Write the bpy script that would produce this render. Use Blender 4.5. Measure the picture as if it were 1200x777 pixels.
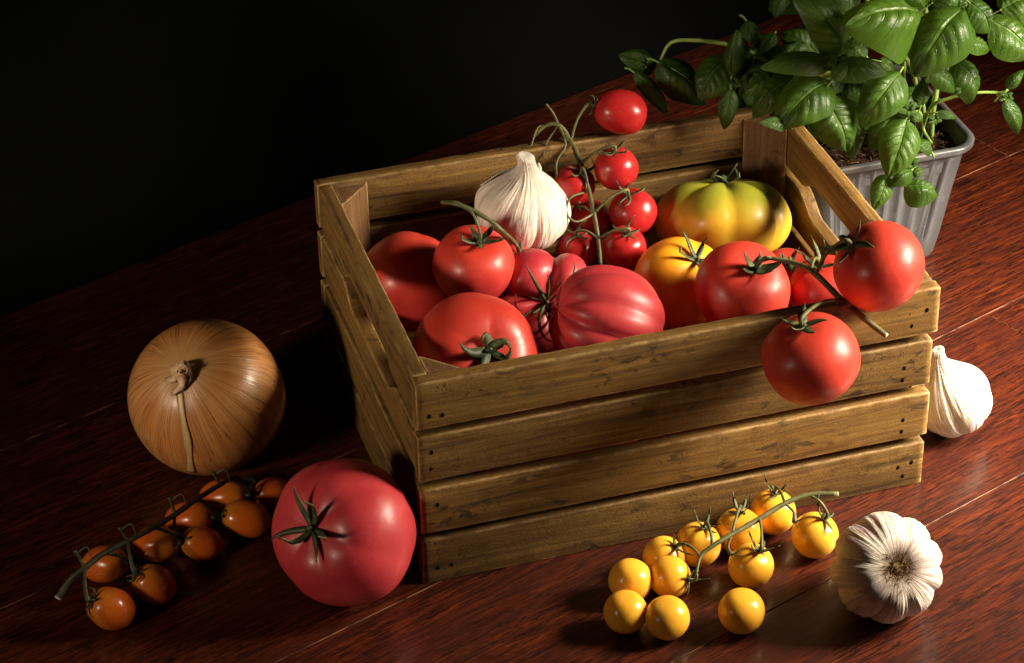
import bpy, bmesh, math, random
from mathutils import Vector, Matrix, noise
for o in list(bpy.data.objects): bpy.data.objects.remove(o, do_unlink=True)
S = bpy.context.scene
COL = S.collection
PI = math.pi
# ------------------------------------------------------------------ camera
CR = Vector((0.9558, -0.2936, -0.0179)); CU = Vector((0.1752, 0.5194, 0.8364)); CD = Vector((0.2362, 0.8025, -0.5479))
CR.normalize(); CD = (CD - CD.dot(CR) * CR).normalized(); CU = CR.cross(CD)
CC = Vector((-0.3075, -1.2501, 1.0309)); CF = 3076.1
cam = bpy.data.cameras.new('camera'); co = bpy.data.objects.new('camera', cam); COL.objects.link(co)
cam.sensor_width = 36; cam.lens = CF / 1200 * 36; cam.clip_start = .05; cam.clip_end = 50
co.matrix_world = Matrix(((CR.x, CU.x, -CD.x, CC.x), (CR.y, CU.y, -CD.y, CC.y), (CR.z, CU.z, -CD.z, CC.z), (0, 0, 0, 1)))
S.camera = co
# ------------------------------------------------------------------ light
w = bpy.data.worlds.new('World'); S.world = w; w.use_nodes = True
w.node_tree.nodes['Background'].inputs[0].default_value = (.9, .85, 1, 1)
w.node_tree.nodes['Background'].inputs[1].default_value = .0012
def softbox(name, loc, target, sx, sy, power, col, spread):
    l = bpy.data.lights.new(name, 'AREA'); l.shape = 'RECTANGLE'; l.size = sx; l.size_y = sy
    l.energy = power; l.color = col
    o = bpy.data.objects.new(name, l); COL.objects.link(o); o.location = loc
    o.rotation_euler = (Vector(target) - Vector(loc)).to_track_quat('-Z', 'Y').to_euler()
    l.spread = math.radians(spread)
    return o
softbox('key_softbox', (.90, -.17, .45), (.46, .06, .0), .27, .31, 7.8, (1, .86, .66), 70)
softbox('fill_softbox', (-.93, -.36, .42), (0, .21, .16), .15, .15, .40, (1, .80, .58), 38)
vs = S.view_settings; vs.view_transform = 'Standard'; vs.look = 'None'; vs.gamma = 1; vs.exposure = 0
try: vs.use_curve_mapping = False
except Exception: pass
# ------------------------------------------------------------------ helpers
def at(px, py, ax, val):
    """world point on the plane coordinate[ax] = val seen at that place"""
    v = CD + CR * ((px - 600) / CF) + CU * ((388.5 - py) / CF)
    return CC + v * ((val - CC[ax]) / v[ax])
def rad(p, r): return r * (p - CC).dot(CD) / CF
def axis(a, b, away=False):
    c = math.sqrt(max(0, 1 - a * a - b * b))
    if away: c = -c
    return (CR * a + CU * b - CD * c).normalized()
def rest(px, py, r, k=1.0):
    z = .03
    for _ in range(8):
        p = at(px, py, 2, z); z = rad(p, r) * k
    return p, rad(p, r)
def link(name, me, mat, parent=None):
    o = bpy.data.objects.new(name, me); COL.objects.link(o)
    if mat is not None and not len(me.materials): me.materials.append(mat)
    if parent is not None: o.parent = parent
    return o
def empty(name, loc=(0, 0, 0), rot=None):
    o = bpy.data.objects.new(name, None); COL.objects.link(o); o.location = loc; o.empty_display_size = .02
    if rot: o.rotation_euler = rot
    return o
def tag(o, label=None, cat=None, group=None, kind=None):
    if label: o['label'] = label
    if cat: o['category'] = cat
    if group: o['group'] = group
    if kind: o['kind'] = kind
    return o
def mesh(name, vs_, fs, smooth=True):
    me = bpy.data.meshes.new(name); me.from_pydata([tuple(v) for v in vs_], [], fs); me.update()
    if smooth: me.polygons.foreach_set('use_smooth', [True] * len(me.polygons))
    return me
class MB:
    def __init__(s): s.v = []; s.f = []
    def rings(s, rings, cap0=True, cap1=True, closed=True):
        n = len(rings[0]); b = len(s.v)
        for r in rings: s.v += [Vector(p) for p in r]
        for i in range(len(rings) - 1):
            for j in range(n if closed else n - 1):
                k = (j + 1) % n
                s.f.append((b + i * n + j, b + i * n + k, b + (i + 1) * n + k, b + (i + 1) * n + j))
        if cap0: s.f.append(tuple(b + j for j in reversed(range(n))))
        if cap1: s.f.append(tuple(b + (len(rings) - 1) * n + j for j in range(n)))
    def tube(s, pts, radii, n=8, sub=4, wob=0.0, seed=0):
        pts = [Vector(p) for p in pts]
        if not isinstance(radii, (list, tuple)): radii = [radii] * len(pts)
        P = []; Rr = []
        m = len(pts)
        for i in range(m - 1):
            a = pts[max(0, i - 1)]; b = pts[i]; c = pts[i + 1]; d = pts[min(m - 1, i + 2)]
            for k in range(sub):
                t = k / sub
                P.append(.5 * ((2 * b) + (c - a) * t + (2 * a - 5 * b + 4 * c - d) * t * t + (3 * b - a - 3 * c + d) * t ** 3))
                Rr.append(radii[i] * (1 - t) + radii[i + 1] * t)
        P.append(pts[-1]); Rr.append(radii[-1])
        up = None; rings = []
        for i, p in enumerate(P):
            t = (P[min(i + 1, len(P) - 1)] - P[max(0, i - 1)])
            if t.length < 1e-9: t = Vector((0, 0, 1))
            t.normalize()
            if up is None: up = t.orthogonal().normalized()
            else: up = (up - t * up.dot(t)); up = up.normalized() if up.length > 1e-6 else t.orthogonal().normalized()
            sd = t.cross(up)
            rr = Rr[i] * .84 * (1 + wob * noise.noise(Vector((i * .7, seed * 3.1, 0))))
            rings.append([p + (up * math.cos(2 * PI * j / n) + sd * math.sin(2 * PI * j / n)) * rr * (1 + wob * .5 * noise.noise(Vector((i * .9, j * 1.7, seed)))) for j in range(n)])
        s.rings(rings)
    def blade(s, pts, nrm, widths, th):
        """thin tapering leaf-like strip with its own thickness; nrm a normal per point"""
        rings = []
        for i, p in enumerate(pts):
            t = (pts[min(i + 1, len(pts) - 1)] - pts[max(0, i - 1)]).normalized()
            sd = t.cross(nrm[i]).normalized(); nn = sd.cross(t)
            w_ = widths[i]
            rings.append([p + sd * w_ + nn * w_ * .35, p + nn * th, p - sd * w_ + nn * w_ * .35, p - nn * th])
        s.rings(rings)
    def box(s, a, b):
        x0, y0, z0 = a; x1, y1, z1 = b
        s.rings([[(x0, y0, z0), (x1, y0, z0), (x1, y1, z0), (x0, y1, z0)], [(x0, y0, z1), (x1, y0, z1), (x1, y1, z1), (x0, y1, z1)]])
    def me(s, name, smooth=True): return mesh(name, s.v, s.f, smooth)
def frame(o, loc, zaxis, spin=0.0):
    q = Vector(zaxis).to_track_quat('Z', 'Y')
    o.matrix_local = Matrix.Translation(loc) @ q.to_matrix().to_4x4() @ Matrix.Rotation(spin, 4, 'Z')
# ------------------------------------------------------------------ materials
class NT:
    def __init__(s, name):
        s.m = bpy.data.materials.new(name); s.m.use_nodes = True; s.t = s.m.node_tree
        s.b = s.t.nodes['Principled BSDF']; s.out = s.t.nodes['Material Output']
    def n(s, typ, **kw):
        nd = s.t.nodes.new(typ)
        for k, v in kw.items(): setattr(nd, k, v)
        return nd
    def l(s, a, b): s.t.links.new(a, b)
    def val(s, x, sock):
        if isinstance(x, (int, float)): sock.default_value = x
        elif isinstance(x, tuple): sock.default_value = x
        else: s.l(x, sock)
    def math(s, op, a, b=None, c=None, clamp=False):
        nd = s.n('ShaderNodeMath', operation=op, use_clamp=clamp); s.val(a, nd.inputs[0])
        if b is not None: s.val(b, nd.inputs[1])
        if c is not None: s.val(c, nd.inputs[2])
        return nd.outputs[0]
    def vm(s, op, a, b=None):
        nd = s.n('ShaderNodeVectorMath', operation=op); s.val(a, nd.inputs[0])
        if b is not None: s.val(b, nd.inputs[1])
        return nd.outputs[0]
    def noise(s, vec, scale, detail=4, rough=.55, dist=0.0):
        nd = s.n('ShaderNodeTexNoise'); s.l(vec, nd.inputs['Vector']); nd.inputs['Scale'].default_value = scale
        nd.inputs['Detail'].default_value = detail; nd.inputs['Roughness'].default_value = rough; nd.inputs['Distortion'].default_value = dist
        return nd.outputs['Fac']
    def ramp(s, f, stops):
        nd = s.n('ShaderNodeValToRGB'); s.l(f, nd.inputs[0]); e = nd.color_ramp.elements
        while len(e) < len(stops): e.new(.5)
        for i, (p, c) in enumerate(stops):
            e[i].position = p; e[i].color = (c if len(c) == 4 else (*c, 1)) if isinstance(c, tuple) else (c, c, c, 1)
        return nd.outputs[0]
    def mix(s, f, a, b, mode='MIX'):
        nd = s.n('ShaderNodeMix', data_type='RGBA', blend_type=mode); s.val(f, nd.inputs[0])
        s.val(a if not isinstance(a, tuple) or len(a) == 4 else (*a, 1), nd.inputs[6]); s.val(b if not isinstance(b, tuple) or len(b) == 4 else (*b, 1), nd.inputs[7])
        return nd.outputs[2]
    def obj(s, rnd=True):
        tc = s.n('ShaderNodeTexCoord'); v = tc.outputs['Object']
        if rnd:
            oi = s.n('ShaderNodeObjectInfo'); r = s.math('MULTIPLY', oi.outputs['Random'], 7.0)
            cx = s.n('ShaderNodeCombineXYZ')
            for i in range(3): s.l(r, cx.inputs[i])
            v = s.vm('ADD', v, cx.outputs[0])
        return v
    def map(s, v, scale):
        nd = s.n('ShaderNodeMapping'); s.l(v, nd.inputs[0]); nd.inputs['Scale'].default_value = scale; return nd.outputs[0]
    def bump(s, h, strength, dist, prev=None):
        nd = s.n('ShaderNodeBump'); s.l(h, nd.inputs['Height']); nd.inputs['Strength'].default_value = strength; nd.inputs['Distance'].default_value = dist
        if prev is not None: s.l(prev, nd.inputs['Normal'])
        return nd.outputs[0]
    def set(s, **kw):
        for k, v in kw.items():
            k = k.replace('_', ' ')
            for i in s.b.inputs:
                if i.name.lower() == k.lower(): s.val(v, i)
        return s
    def streak(s, k, zk):
        """vector constant along meridians of the local z axis"""
        tc = s.n('ShaderNodeTexCoord'); sep = s.n('ShaderNodeSeparateXYZ'); s.l(tc.outputs['Object'], sep.inputs[0])
        c = s.n('ShaderNodeCombineXYZ'); s.l(sep.outputs[0], c.inputs[0]); s.l(sep.outputs[1], c.inputs[1])
        nrm = s.vm('NORMALIZE', c.outputs[0]); nd = s.n('ShaderNodeVectorMath', operation='SCALE'); s.l(nrm, nd.inputs[0]); nd.inputs['Scale'].default_value = k
        z = s.math('MULTIPLY', sep.outputs[2], zk); cz = s.n('ShaderNodeCombineXYZ'); s.l(z, cz.inputs[2])
        return s.vm('ADD', nd.outputs[0], cz.outputs[0]), sep, c.outputs[0]

def tomato_mat(name, c0, c1, c2=None, rough=.38, sss=.32, speck=.5):
    """c0 main, c1 variation patches, c2 shoulder colour round the stalk end"""
    n = NT(name); v = n.obj(); tc = n.n('ShaderNodeTexCoord'); sep = n.n('ShaderNodeSeparateXYZ'); n.l(tc.outputs['Object'], sep.inputs[0])
    f = n.ramp(n.noise(v, 32, 3, .5, .4), [(.35, 0.), (.7, 1.)]); oi = n.n('ShaderNodeObjectInfo')
    col = n.mix(n.math('MULTIPLY', oi.outputs['Random'], .6), c0, c1)
    col = n.mix(f, col, c1)
    st, _, _ = n.streak(5, 12)
    mer = n.ramp(n.noise(st, 3.2, 3, .6), [(.4, 0.), (.75, 1.)])
    col = n.mix(n.math('MULTIPLY', mer, .35), col, c1)
    if c2:
        g = n.math('ADD', n.math('MULTIPLY', sep.outputs[2], 34), n.math('MULTIPLY', n.noise(v, 40, 3), .8))
        col = n.mix(n.ramp(g, [(.5, 0.), (1., .9)]), col, c2)
    sp = n.n('ShaderNodeTexVoronoi'); n.l(v, sp.inputs['Vector']); sp.inputs['Scale'].default_value = 520
    spk = n.ramp(sp.outputs['Distance'], [(.0, 1.), (.16, 0.)])
    lot = n.ramp(n.noise(v, 190, 1), [(.55, 0.), (.62, 1.)])
    spk = n.math('MULTIPLY', n.math('MULTIPLY', spk, lot), speck)
    col = n.mix(spk, col, (.9, .62, .3))
    sc = n.n('ShaderNodeTexVoronoi'); n.l(v, sc.inputs['Vector']); sc.inputs['Scale'].default_value = 105
    scar = n.math('MULTIPLY', n.ramp(n.math('ADD', sc.outputs['Distance'], n.math('MULTIPLY', n.noise(v, 700, 2), .10)), [(.10, 1.), (.15, 0.)]), n.ramp(n.noise(v, 45, 1), [(.56, 0.), (.6, 1.)]))
    col = n.mix(n.math('MULTIPLY', scar, .55), col, (.34, .19, .09))
    bp = n.bump(n.noise(v, 60, 3, .5), .2, .0025); bp = n.bump(n.noise(v, 1100, 2, .5), .05, .0003, bp)
    r = n.ramp(n.noise(v, 55, 4, .6), [(.3, rough - .05), (.75, rough + .12)])
    n.set(base_color=col, roughness=r, normal=bp, subsurface_weight=sss, subsurface_radius=(.6, .18, .07), subsurface_scale=.008, coat_weight=.06, coat_roughness=.2)
    n.b.inputs['IOR'].default_value = 1.42
    return n.m
M = {}
M['red'] = tomato_mat('skin_red', (.50, .025, .034), (.60, .055, .045), (.55, .045, .025))
M['pink'] = tomato_mat('skin_pink_red', (.41, .023, .040), (.53, .052, .056), None)
M['orange_red'] = tomato_mat('skin_orange_red', (.56, .036, .026), (.62, .062, .034))
M['cherry'] = tomato_mat('skin_cherry_red', (.36, .012, .016), (.42, .02, .018), rough=.26)
M['dark'] = tomato_mat('skin_big_red', (.44, .022, .022), (.56, .05, .03))
M['yellow'] = tomato_mat('skin_yellow_cherry', (.80, .37, .024), (.84, .44, .04), None, rough=.24, speck=.15, sss=.15)
M['orange'] = tomato_mat('skin_orange_yellow', (.85, .28, .010), (.84, .22, .01), (.86, .34, .015), rough=.36, sss=.12)
M['green'] = tomato_mat('skin_green_yellow', (.47, .31, .026), (.50, .29, .022), (.20, .22, .018), rough=.38, sss=.1, speck=.6)
M['plum'] = tomato_mat('skin_orange_plum', (.56, .13, .010), (.50, .085, .008), (.40, .15, .012), rough=.24)

def plant_mat(name, c0, c1, rough=.55, scale=160):
    n = NT(name); v = n.obj(); f = n.noise(v, scale, 4)
    col = n.mix(n.ramp(f, [(.35, 0.), (.65, 1.)]), c0, c1)
    col = n.mix(n.ramp(n.noise(v, 60, 2), [(.6, 0.), (.75, .5)]), col, (.20, .13, .05))
    n.set(base_color=col, roughness=rough, normal=n.bump(n.noise(v, 900, 3), .4, .0006)); return n.m
M['calyx'] = plant_mat('calyx_green', (.022, .036, .009), (.070, .085, .024))
M['vine'] = plant_mat('vine_stem_green', (.060, .070, .020), (.13, .125, .042))
M['vine_dark'] = plant_mat('vine_stem_dark', (.018, .024, .008), (.045, .045, .018))
M['bstem'] = plant_mat('basil_stem', (.16, .28, .04), (.28, .40, .09), .4, 90)

def wood_mat(name, lx, base_d, base_m, base_l, edge=True):
    n = NT(name); v = n.obj()
    sc = [170, 170, 170]; sc[lx] = 9
    vv = n.map(v, tuple(sc)); g = n.noise(vv, 1.0, 6, .62, 1.2)
    sc2 = [28, 28, 28]; sc2[lx] = 4
    g2 = n.noise(n.map(v, tuple(sc2)), 1, 3, .5, 2.2)
    rings = n.math('FRACT', n.math('MULTIPLY', g2, 7)); rings = n.ramp(rings, [(0, .25), (.5, 1.), (1, .25)])
    col = n.ramp(g, [(.28, base_d), (.5, base_m), (.74, base_l)])
    col = n.mix(n.math('MULTIPLY', rings, .22), col, base_d)
    blotch = n.ramp(n.noise(n.map(v, (60, 60, 110) if lx == 0 else (60, 60, 110)), 1, 5, .7, .6), [(.54, 0.), (.60, 1.)])
    rub = n.ramp(n.noise(n.map(v, tuple(14 if i == lx else 55 for i in range(3))), 1, 2), [(.48, 0.), (.62, 1.)])
    blotch = n.math('MULTIPLY', blotch, rub)
    col = n.mix(n.math('MULTIPLY', blotch, .85), col, (.022, .014, .007))
    fine = n.noise(v, 1500, 3, .7); col = n.mix(n.ramp(fine, [(.42, .55), (.56, 0.)]), col, (.045, .024, .008))
    if edge:
        bv = n.n('ShaderNodeBevel', samples=4); bv.inputs['Radius'].default_value = .0022
        geo = n.n('ShaderNodeNewGeometry'); d = n.n('ShaderNodeVectorMath', operation='DOT_PRODUCT'); n.l(bv.outputs[0], d.inputs[0]); n.l(geo.outputs['Normal'], d.inputs[1])
        e = n.math('SUBTRACT', 1, d.outputs['Value']); e = n.ramp(e, [(.008, 0.), (.05, 1.)])
        e = n.math('MULTIPLY', e, n.ramp(n.noise(v, 70, 5, .7), [(.38, 0.), (.58, 1.)]))
        col = n.mix(n.math('MULTIPLY', e, .95), col, (.62, .42, .18))  # bare worn edges; the pale tone also paints the lit top edges
    oi = n.n('ShaderNodeObjectInfo'); br = n.math('ADD', n.math('MULTIPLY', oi.outputs['Random'], .42), .78); cb = n.n('ShaderNodeCombineColor')
    for i_ in range(3): n.l(br, cb.inputs[i_])
    col = n.mix(1.0, col, cb.outputs[0], 'MULTIPLY')
    h = n.math('ADD', g, n.math('MULTIPLY', fine, .8))
    n.set(base_color=col, roughness=n.ramp(g, [(.3, .7), (.7, .52)]), normal=n.bump(h, .45, .0008)); n.b.inputs['Specular IOR Level'].default_value = .3
    return n.m
M['wood'] = wood_mat('crate_wood', 0, (.062, .030, .008), (.20, .105, .024), (.33, .19, .052))
M['post'] = wood_mat('crate_post_wood', 2, (.10, .045, .018), (.22, .11, .042), (.32, .17, .075))

def floor_mat(name, edge=False):
    n = NT(name); v = n.obj()
    a = n.noise(n.map(v, (20, 270, 270)), 1, 6, .72, .3)
    b = n.noise(n.map(v, (52, 680, 300)), 1, 5, .75, .1)
    c = n.noise(n.map(v, (5, 26, 26)), 1, 3, .5, 1.5)
    col = n.ramp(a, [(.28, (.012, .0020, .0010)), (.5, (.072, .0115, .0030)), (.74, (.17, .033, .008))])
    col = n.mix(n.ramp(b, [(.45, .93), (.515, 0.)]), col, (.007, .0015, .0008))
    col = n.mix(n.ramp(c, [(.35, .5), (.6, 0.)]), col, (.04, .007, .004))
    if edge: col = n.mix(n.ramp(n.noise(n.map(v, (60, 300, 300)), 1, 3), [(.42, .0), (.55, .9)]), col, (.24, .10, .045))  # bevelled board edges take a patchy paler tan
    h = n.math('ADD', a, n.math('MULTIPLY', b, .6))
    n.set(base_color=col, roughness=n.ramp(a, [(.3, .5), (.7, .36)]), normal=n.bump(h, .35, .0006), coat_weight=.35, coat_roughness=.16); n.b.inputs['Specular IOR Level'].default_value = .35
    return n.m
M['floor'] = floor_mat('mahogany_board'); M['floor_edge'] = floor_mat('mahogany_pale_edge', True)

def plain(name, c0, c1, rough=.6, scale=80, bs=.3, bd=.001, **kw):
    n = NT(name); v = n.obj(); f = n.noise(v, scale, 4, .6)
    n.set(base_color=n.mix(n.ramp(f, [(.35, 0.), (.65, 1.)]), c0, c1), roughness=rough, normal=n.bump(f, bs, bd), **kw)
    if rough >= .9: n.b.inputs['Specular IOR Level'].default_value = .04
    return n.m
M['wall'] = plain('wall_dark_grey', (.0015, .0018, .0018), (.0022, .0026, .0026), .9, 6)
M['under'] = plain('subfloor', (.006, .003, .002), (.01, .005, .003), .9)
M['nail_hole_disc'] = plain('nail_hole_shade', (.004, .003, .002), (.008, .005, .003), .95)  # near black, painting the shade inside a nail hole
def pot_mat():
    n = NT('pot_grey_plastic'); v = n.obj(); d = n.noise(v, 45, 6, .7); tc = n.n('ShaderNodeTexCoord'); sep = n.n('ShaderNodeSeparateXYZ'); n.l(tc.outputs['Object'], sep.inputs[0])
    k = n.ramp(n.math('ADD', d, n.math('MULTIPLY', n.math('ABSOLUTE', n.math('SUBTRACT', sep.outputs[2], .055)), 2.2)), [(.58, 0.), (.76, .55)])
    col = n.mix(k, (.062, .064, .072), (.07, .05, .035)); col = n.mix(n.ramp(n.noise(v, 160, 4, .7), [(.60, 0.), (.66, .25)]), col, (.16, .15, .14))
    n.set(base_color=col, roughness=n.ramp(d, [(.35, .26), (.65, .48)]), normal=n.bump(d, .06, .0006)); return n.m
M['pot'] = pot_mat()
M['soil'] = plain('soil', (.010, .006, .004), (.045, .026, .014), .95, 420, .9, .003)
M['fibre'] = plain('soil_fibre', (.09, .045, .02), (.22, .13, .07), .9, 300)

def garlic_mat(name, root=False):
    n = NT(name); st, sep, xy = n.streak(3.2, 10); v = n.obj()
    f = n.noise(st, 4.5, 5, .65); f2 = n.noise(st, 13, 3, .6)
    col = n.ramp(f, [(.25, (.50, .41, .31)), (.42, (.68, .60, .50)), (.65, (.77, .72, .64))])
    col = n.mix(n.ramp(f2, [(.56, 0.), (.68, .30)]), col, (.50, .36, .22))
    pk = n.math('MULTIPLY', n.ramp(n.noise(st, 2.3, 3, .6), [(.53, 0.), (.60, 1.)]), n.ramp(n.noise(v, 55, 2), [(.46, 0.), (.6, .8)]))
    col = n.mix(n.math('MULTIPLY', pk, .75), col, (.36, .10, .16))
    ln = n.n('ShaderNodeVectorMath', operation='LENGTH'); n.l(xy, ln.inputs[0])
    under = n.ramp(n.math('MULTIPLY', sep.outputs[2], -40), [(.35, 0.), (.6, 1.)])
    near = n.ramp(n.math('ADD', n.math('MULTIPLY', ln.outputs['Value'], 40), n.math('MULTIPLY', f, .5)), [(.48, 1.), (1.0, 0.)])
    col = n.mix(n.math('MULTIPLY', n.math('MULTIPLY', under, near), .92), col, (.20, .11, .05))
    h = n.math('ADD', f, n.math('MULTIPLY', f2, .5))
    bp = n.bump(h, .7, .0016); bp = n.bump(n.noise(v, 260, 3), .25, .0006, bp)
    n.set(base_color=col, roughness=.5, normal=bp, subsurface_weight=.2, subsurface_radius=(1, .6, .4), subsurface_scale=.004, sheen_weight=.1)
    return n.m
M['garlic'] = garlic_mat('garlic_skin')
def onion_mat():
    n = NT('onion_skin'); st, sep, xy = n.streak(3.0, 1.5); v = n.obj()
    f = n.noise(st, 3, 4, .6); lines = n.noise(st, 9, 1, .3, .15)
    ang = n.math('ARCTAN2', sep.outputs[1], sep.outputs[0]); ph = n.math('ADD', n.math('MULTIPLY', ang, 60 / (2 * PI)), n.math('MULTIPLY', lines, 5))
    tr = n.math('ABSOLUTE', n.math('SUBTRACT', n.math('FRACT', ph), .5))
    col = n.ramp(f, [(.3, (.36, .135, .034)), (.55, (.49, .20, .054)), (.75, (.56, .265, .08))])
    col = n.mix(n.ramp(n.noise(v, 26, 3), [(.45, 0.), (.7, .6)]), col, (.55, .29, .11))
    col = n.mix(n.ramp(tr, [(.0, .95), (.12, 0.)]), col, (.10, .026, .008))
    top = n.ramp(n.math('MULTIPLY', sep.outputs[2], 17), [(.72, 0.), (.86, .6)]); col = n.mix(top, col, (.42, .26, .11))
    n.set(base_color=col, roughness=n.ramp(f, [(.3, .30), (.7, .42)]), normal=n.bump(n.math('ADD', tr, f), .25, .0008), coat_weight=.15, coat_roughness=.2)
    return n.m
M['onion'] = onion_mat()
M['paper'] = plain('dry_paper_skin', (.36, .20, .10), (.66, .46, .28), .6, 220, .5, .001)
M['strip'] = plain('peeled_strip', (.44, .29, .12), (.50, .34, .15), .4, 120)
M['root'] = plain('garlic_root', (.09, .05, .022), (.42, .28, .14), .9, 300)
M['cut'] = plain('stem_cut_end', (.45, .40, .25), (.55, .50, .33), .8, 300)
def leaf_mat():
    n = NT('basil_leaf'); uv = n.n('ShaderNodeTexCoord').outputs['UV']; sep = n.n('ShaderNodeSeparateXYZ'); n.l(uv, sep.inputs[0])
    v = n.obj()
    av = n.math('ABSOLUTE', n.math('SUBTRACT', sep.outputs[1], .5)); av = n.math('MULTIPLY', av, 2)
    wob = n.math('MULTIPLY', n.noise(uv, 5, 2), .10)
    ph = n.math('ADD', n.math('MULTIPLY', n.math('SUBTRACT', sep.outputs[0], n.math('MULTIPLY', n.math('POWER', av, 1.3), .30)), 6.5), wob)
    fr = n.math('ABSOLUTE', n.math('SUBTRACT', n.math('FRACT', ph), .5))
    lat = n.ramp(fr, [(.455, 0.), (.495, 1.)]); lat = n.math('MULTIPLY', lat, n.ramp(av, [(.6, 1.), (.95, .1)]))
    mid = n.ramp(av, [(.02, 1.), (.07, 0.)])
    vein = n.math('MAXIMUM', mid, n.math('MULTIPLY', lat, .6))
    oi = n.n('ShaderNodeObjectInfo')
    base = n.mix(n.ramp(n.noise(v, 70, 3), [(.3, 0.), (.7, 1.)]), (.018, .054, .004), (.045, .108, .008))
    base = n.mix(n.math('MULTIPLY', n.math('POWER', oi.outputs['Random'], 2.0), .75), base, (.07, .15, .012))
    col = n.mix(n.math('MULTIPLY', vein, .5), base, (.15, .27, .05))
    ven = n.n('ShaderNodeTexVoronoi', feature='DISTANCE_TO_EDGE'); n.l(uv, ven.inputs['Vector']); ven.inputs['Scale'].default_value = 26
    small = n.ramp(ven.outputs['Distance'], [(.0, 0.), (.12, 1.)])
    h = n.math('ADD', n.math('MULTIPLY', vein, -1.0), n.math('MULTIPLY', small, .07))
    bp = n.bump(h, .8, .0013)
    n.set(base_color=col, roughness=.36, normal=bp); n.b.inputs['Specular IOR Level'].default_value = .45
    tr = n.n('ShaderNodeBsdfTranslucent'); n.l(n.mix(.5, col, (.24, .38, .015)), tr.inputs[0]); n.l(bp, tr.inputs[1])
    mx = n.n('ShaderNodeMixShader'); mx.inputs[0].default_value = .36; n.l(n.b.outputs[0], mx.inputs[1]); n.l(tr.outputs[0], mx.inputs[2]); n.l(mx.outputs[0], n.out.inputs[0])
    return n.m
M['leaf'] = leaf_mat()

# ------------------------------------------------------------------ floor and wall
ANG, OFF, SP = 0.358885, -0.153025, 0.149986
u = Vector((math.cos(ANG), math.sin(ANG), 0)); nv = Vector((-u.y, u.x, 0))
floor = empty('floor', (0, 0, 0)); tag(floor, 'dark red mahogany plank floor under the crate and vegetables', kind='structure')
def board(k, a0, a1, seed):
    rnd = random.Random(seed); g = .00035; bev = .00045; y0 = OFF + k * SP + g; y1 = OFF + (k + 1) * SP - g; th = .012
    vs_ = []; L = a1 - a0 - .0006
    W_ = y1 - y0
    def ring(ins, z): return [(ins, ins, z), (L - ins, ins, z), (L - ins, W_ - ins, z), (ins, W_ - ins, z)]
    m = MB(); m.rings([ring(0, -th), ring(0, -bev), ring(bev * .3, -bev * .3), ring(bev, 0)])
    me = m.me('floor_board', False); me.materials.append(M['floor']); me.materials.append(M['floor_edge'])
    for p in me.polygons:
        if abs(p.normal.z) < .97 : p.material_index = 1 if p.center.z > -bev else 0
    o = link('floor_board', me, None, floor); o.location = u * a0 + nv * y0 + Vector((0, 0, rnd.uniform(-.00015, .0))); o.rotation_euler.z = ANG
for k in range(-7, 4):
    j = {0: .4995, 1: .72, 2: -.52, 3: .98, -1: 1.1, -2: .1}.get(k, .3)
    xs = [j - 3.6, j - 2.4, j - 1.2, j, j + 1.2, j + 2.4]
    for i in range(5): board(k, xs[i], xs[i + 1], k * 31 + i)
m = MB(); m.box((-3.6, OFF - 7 * SP, -.03), (3.2, OFF + 4 * SP, -.0125))
sub = link('subfloor', m.me('subfloor', False), M['under'], floor); sub.rotation_euler.z = ANG
m = MB(); m.box((-3.6, OFF + 4 * SP + .002, -.03), (3.2, OFF + 4 * SP + .06, 2.2))
wl = link('wall', m.me('wall', False), M['wall']); wl.rotation_euler.z = ANG; tag(wl, 'dark grey wall behind the floor, almost lost in shadow', kind='structure')

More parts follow.
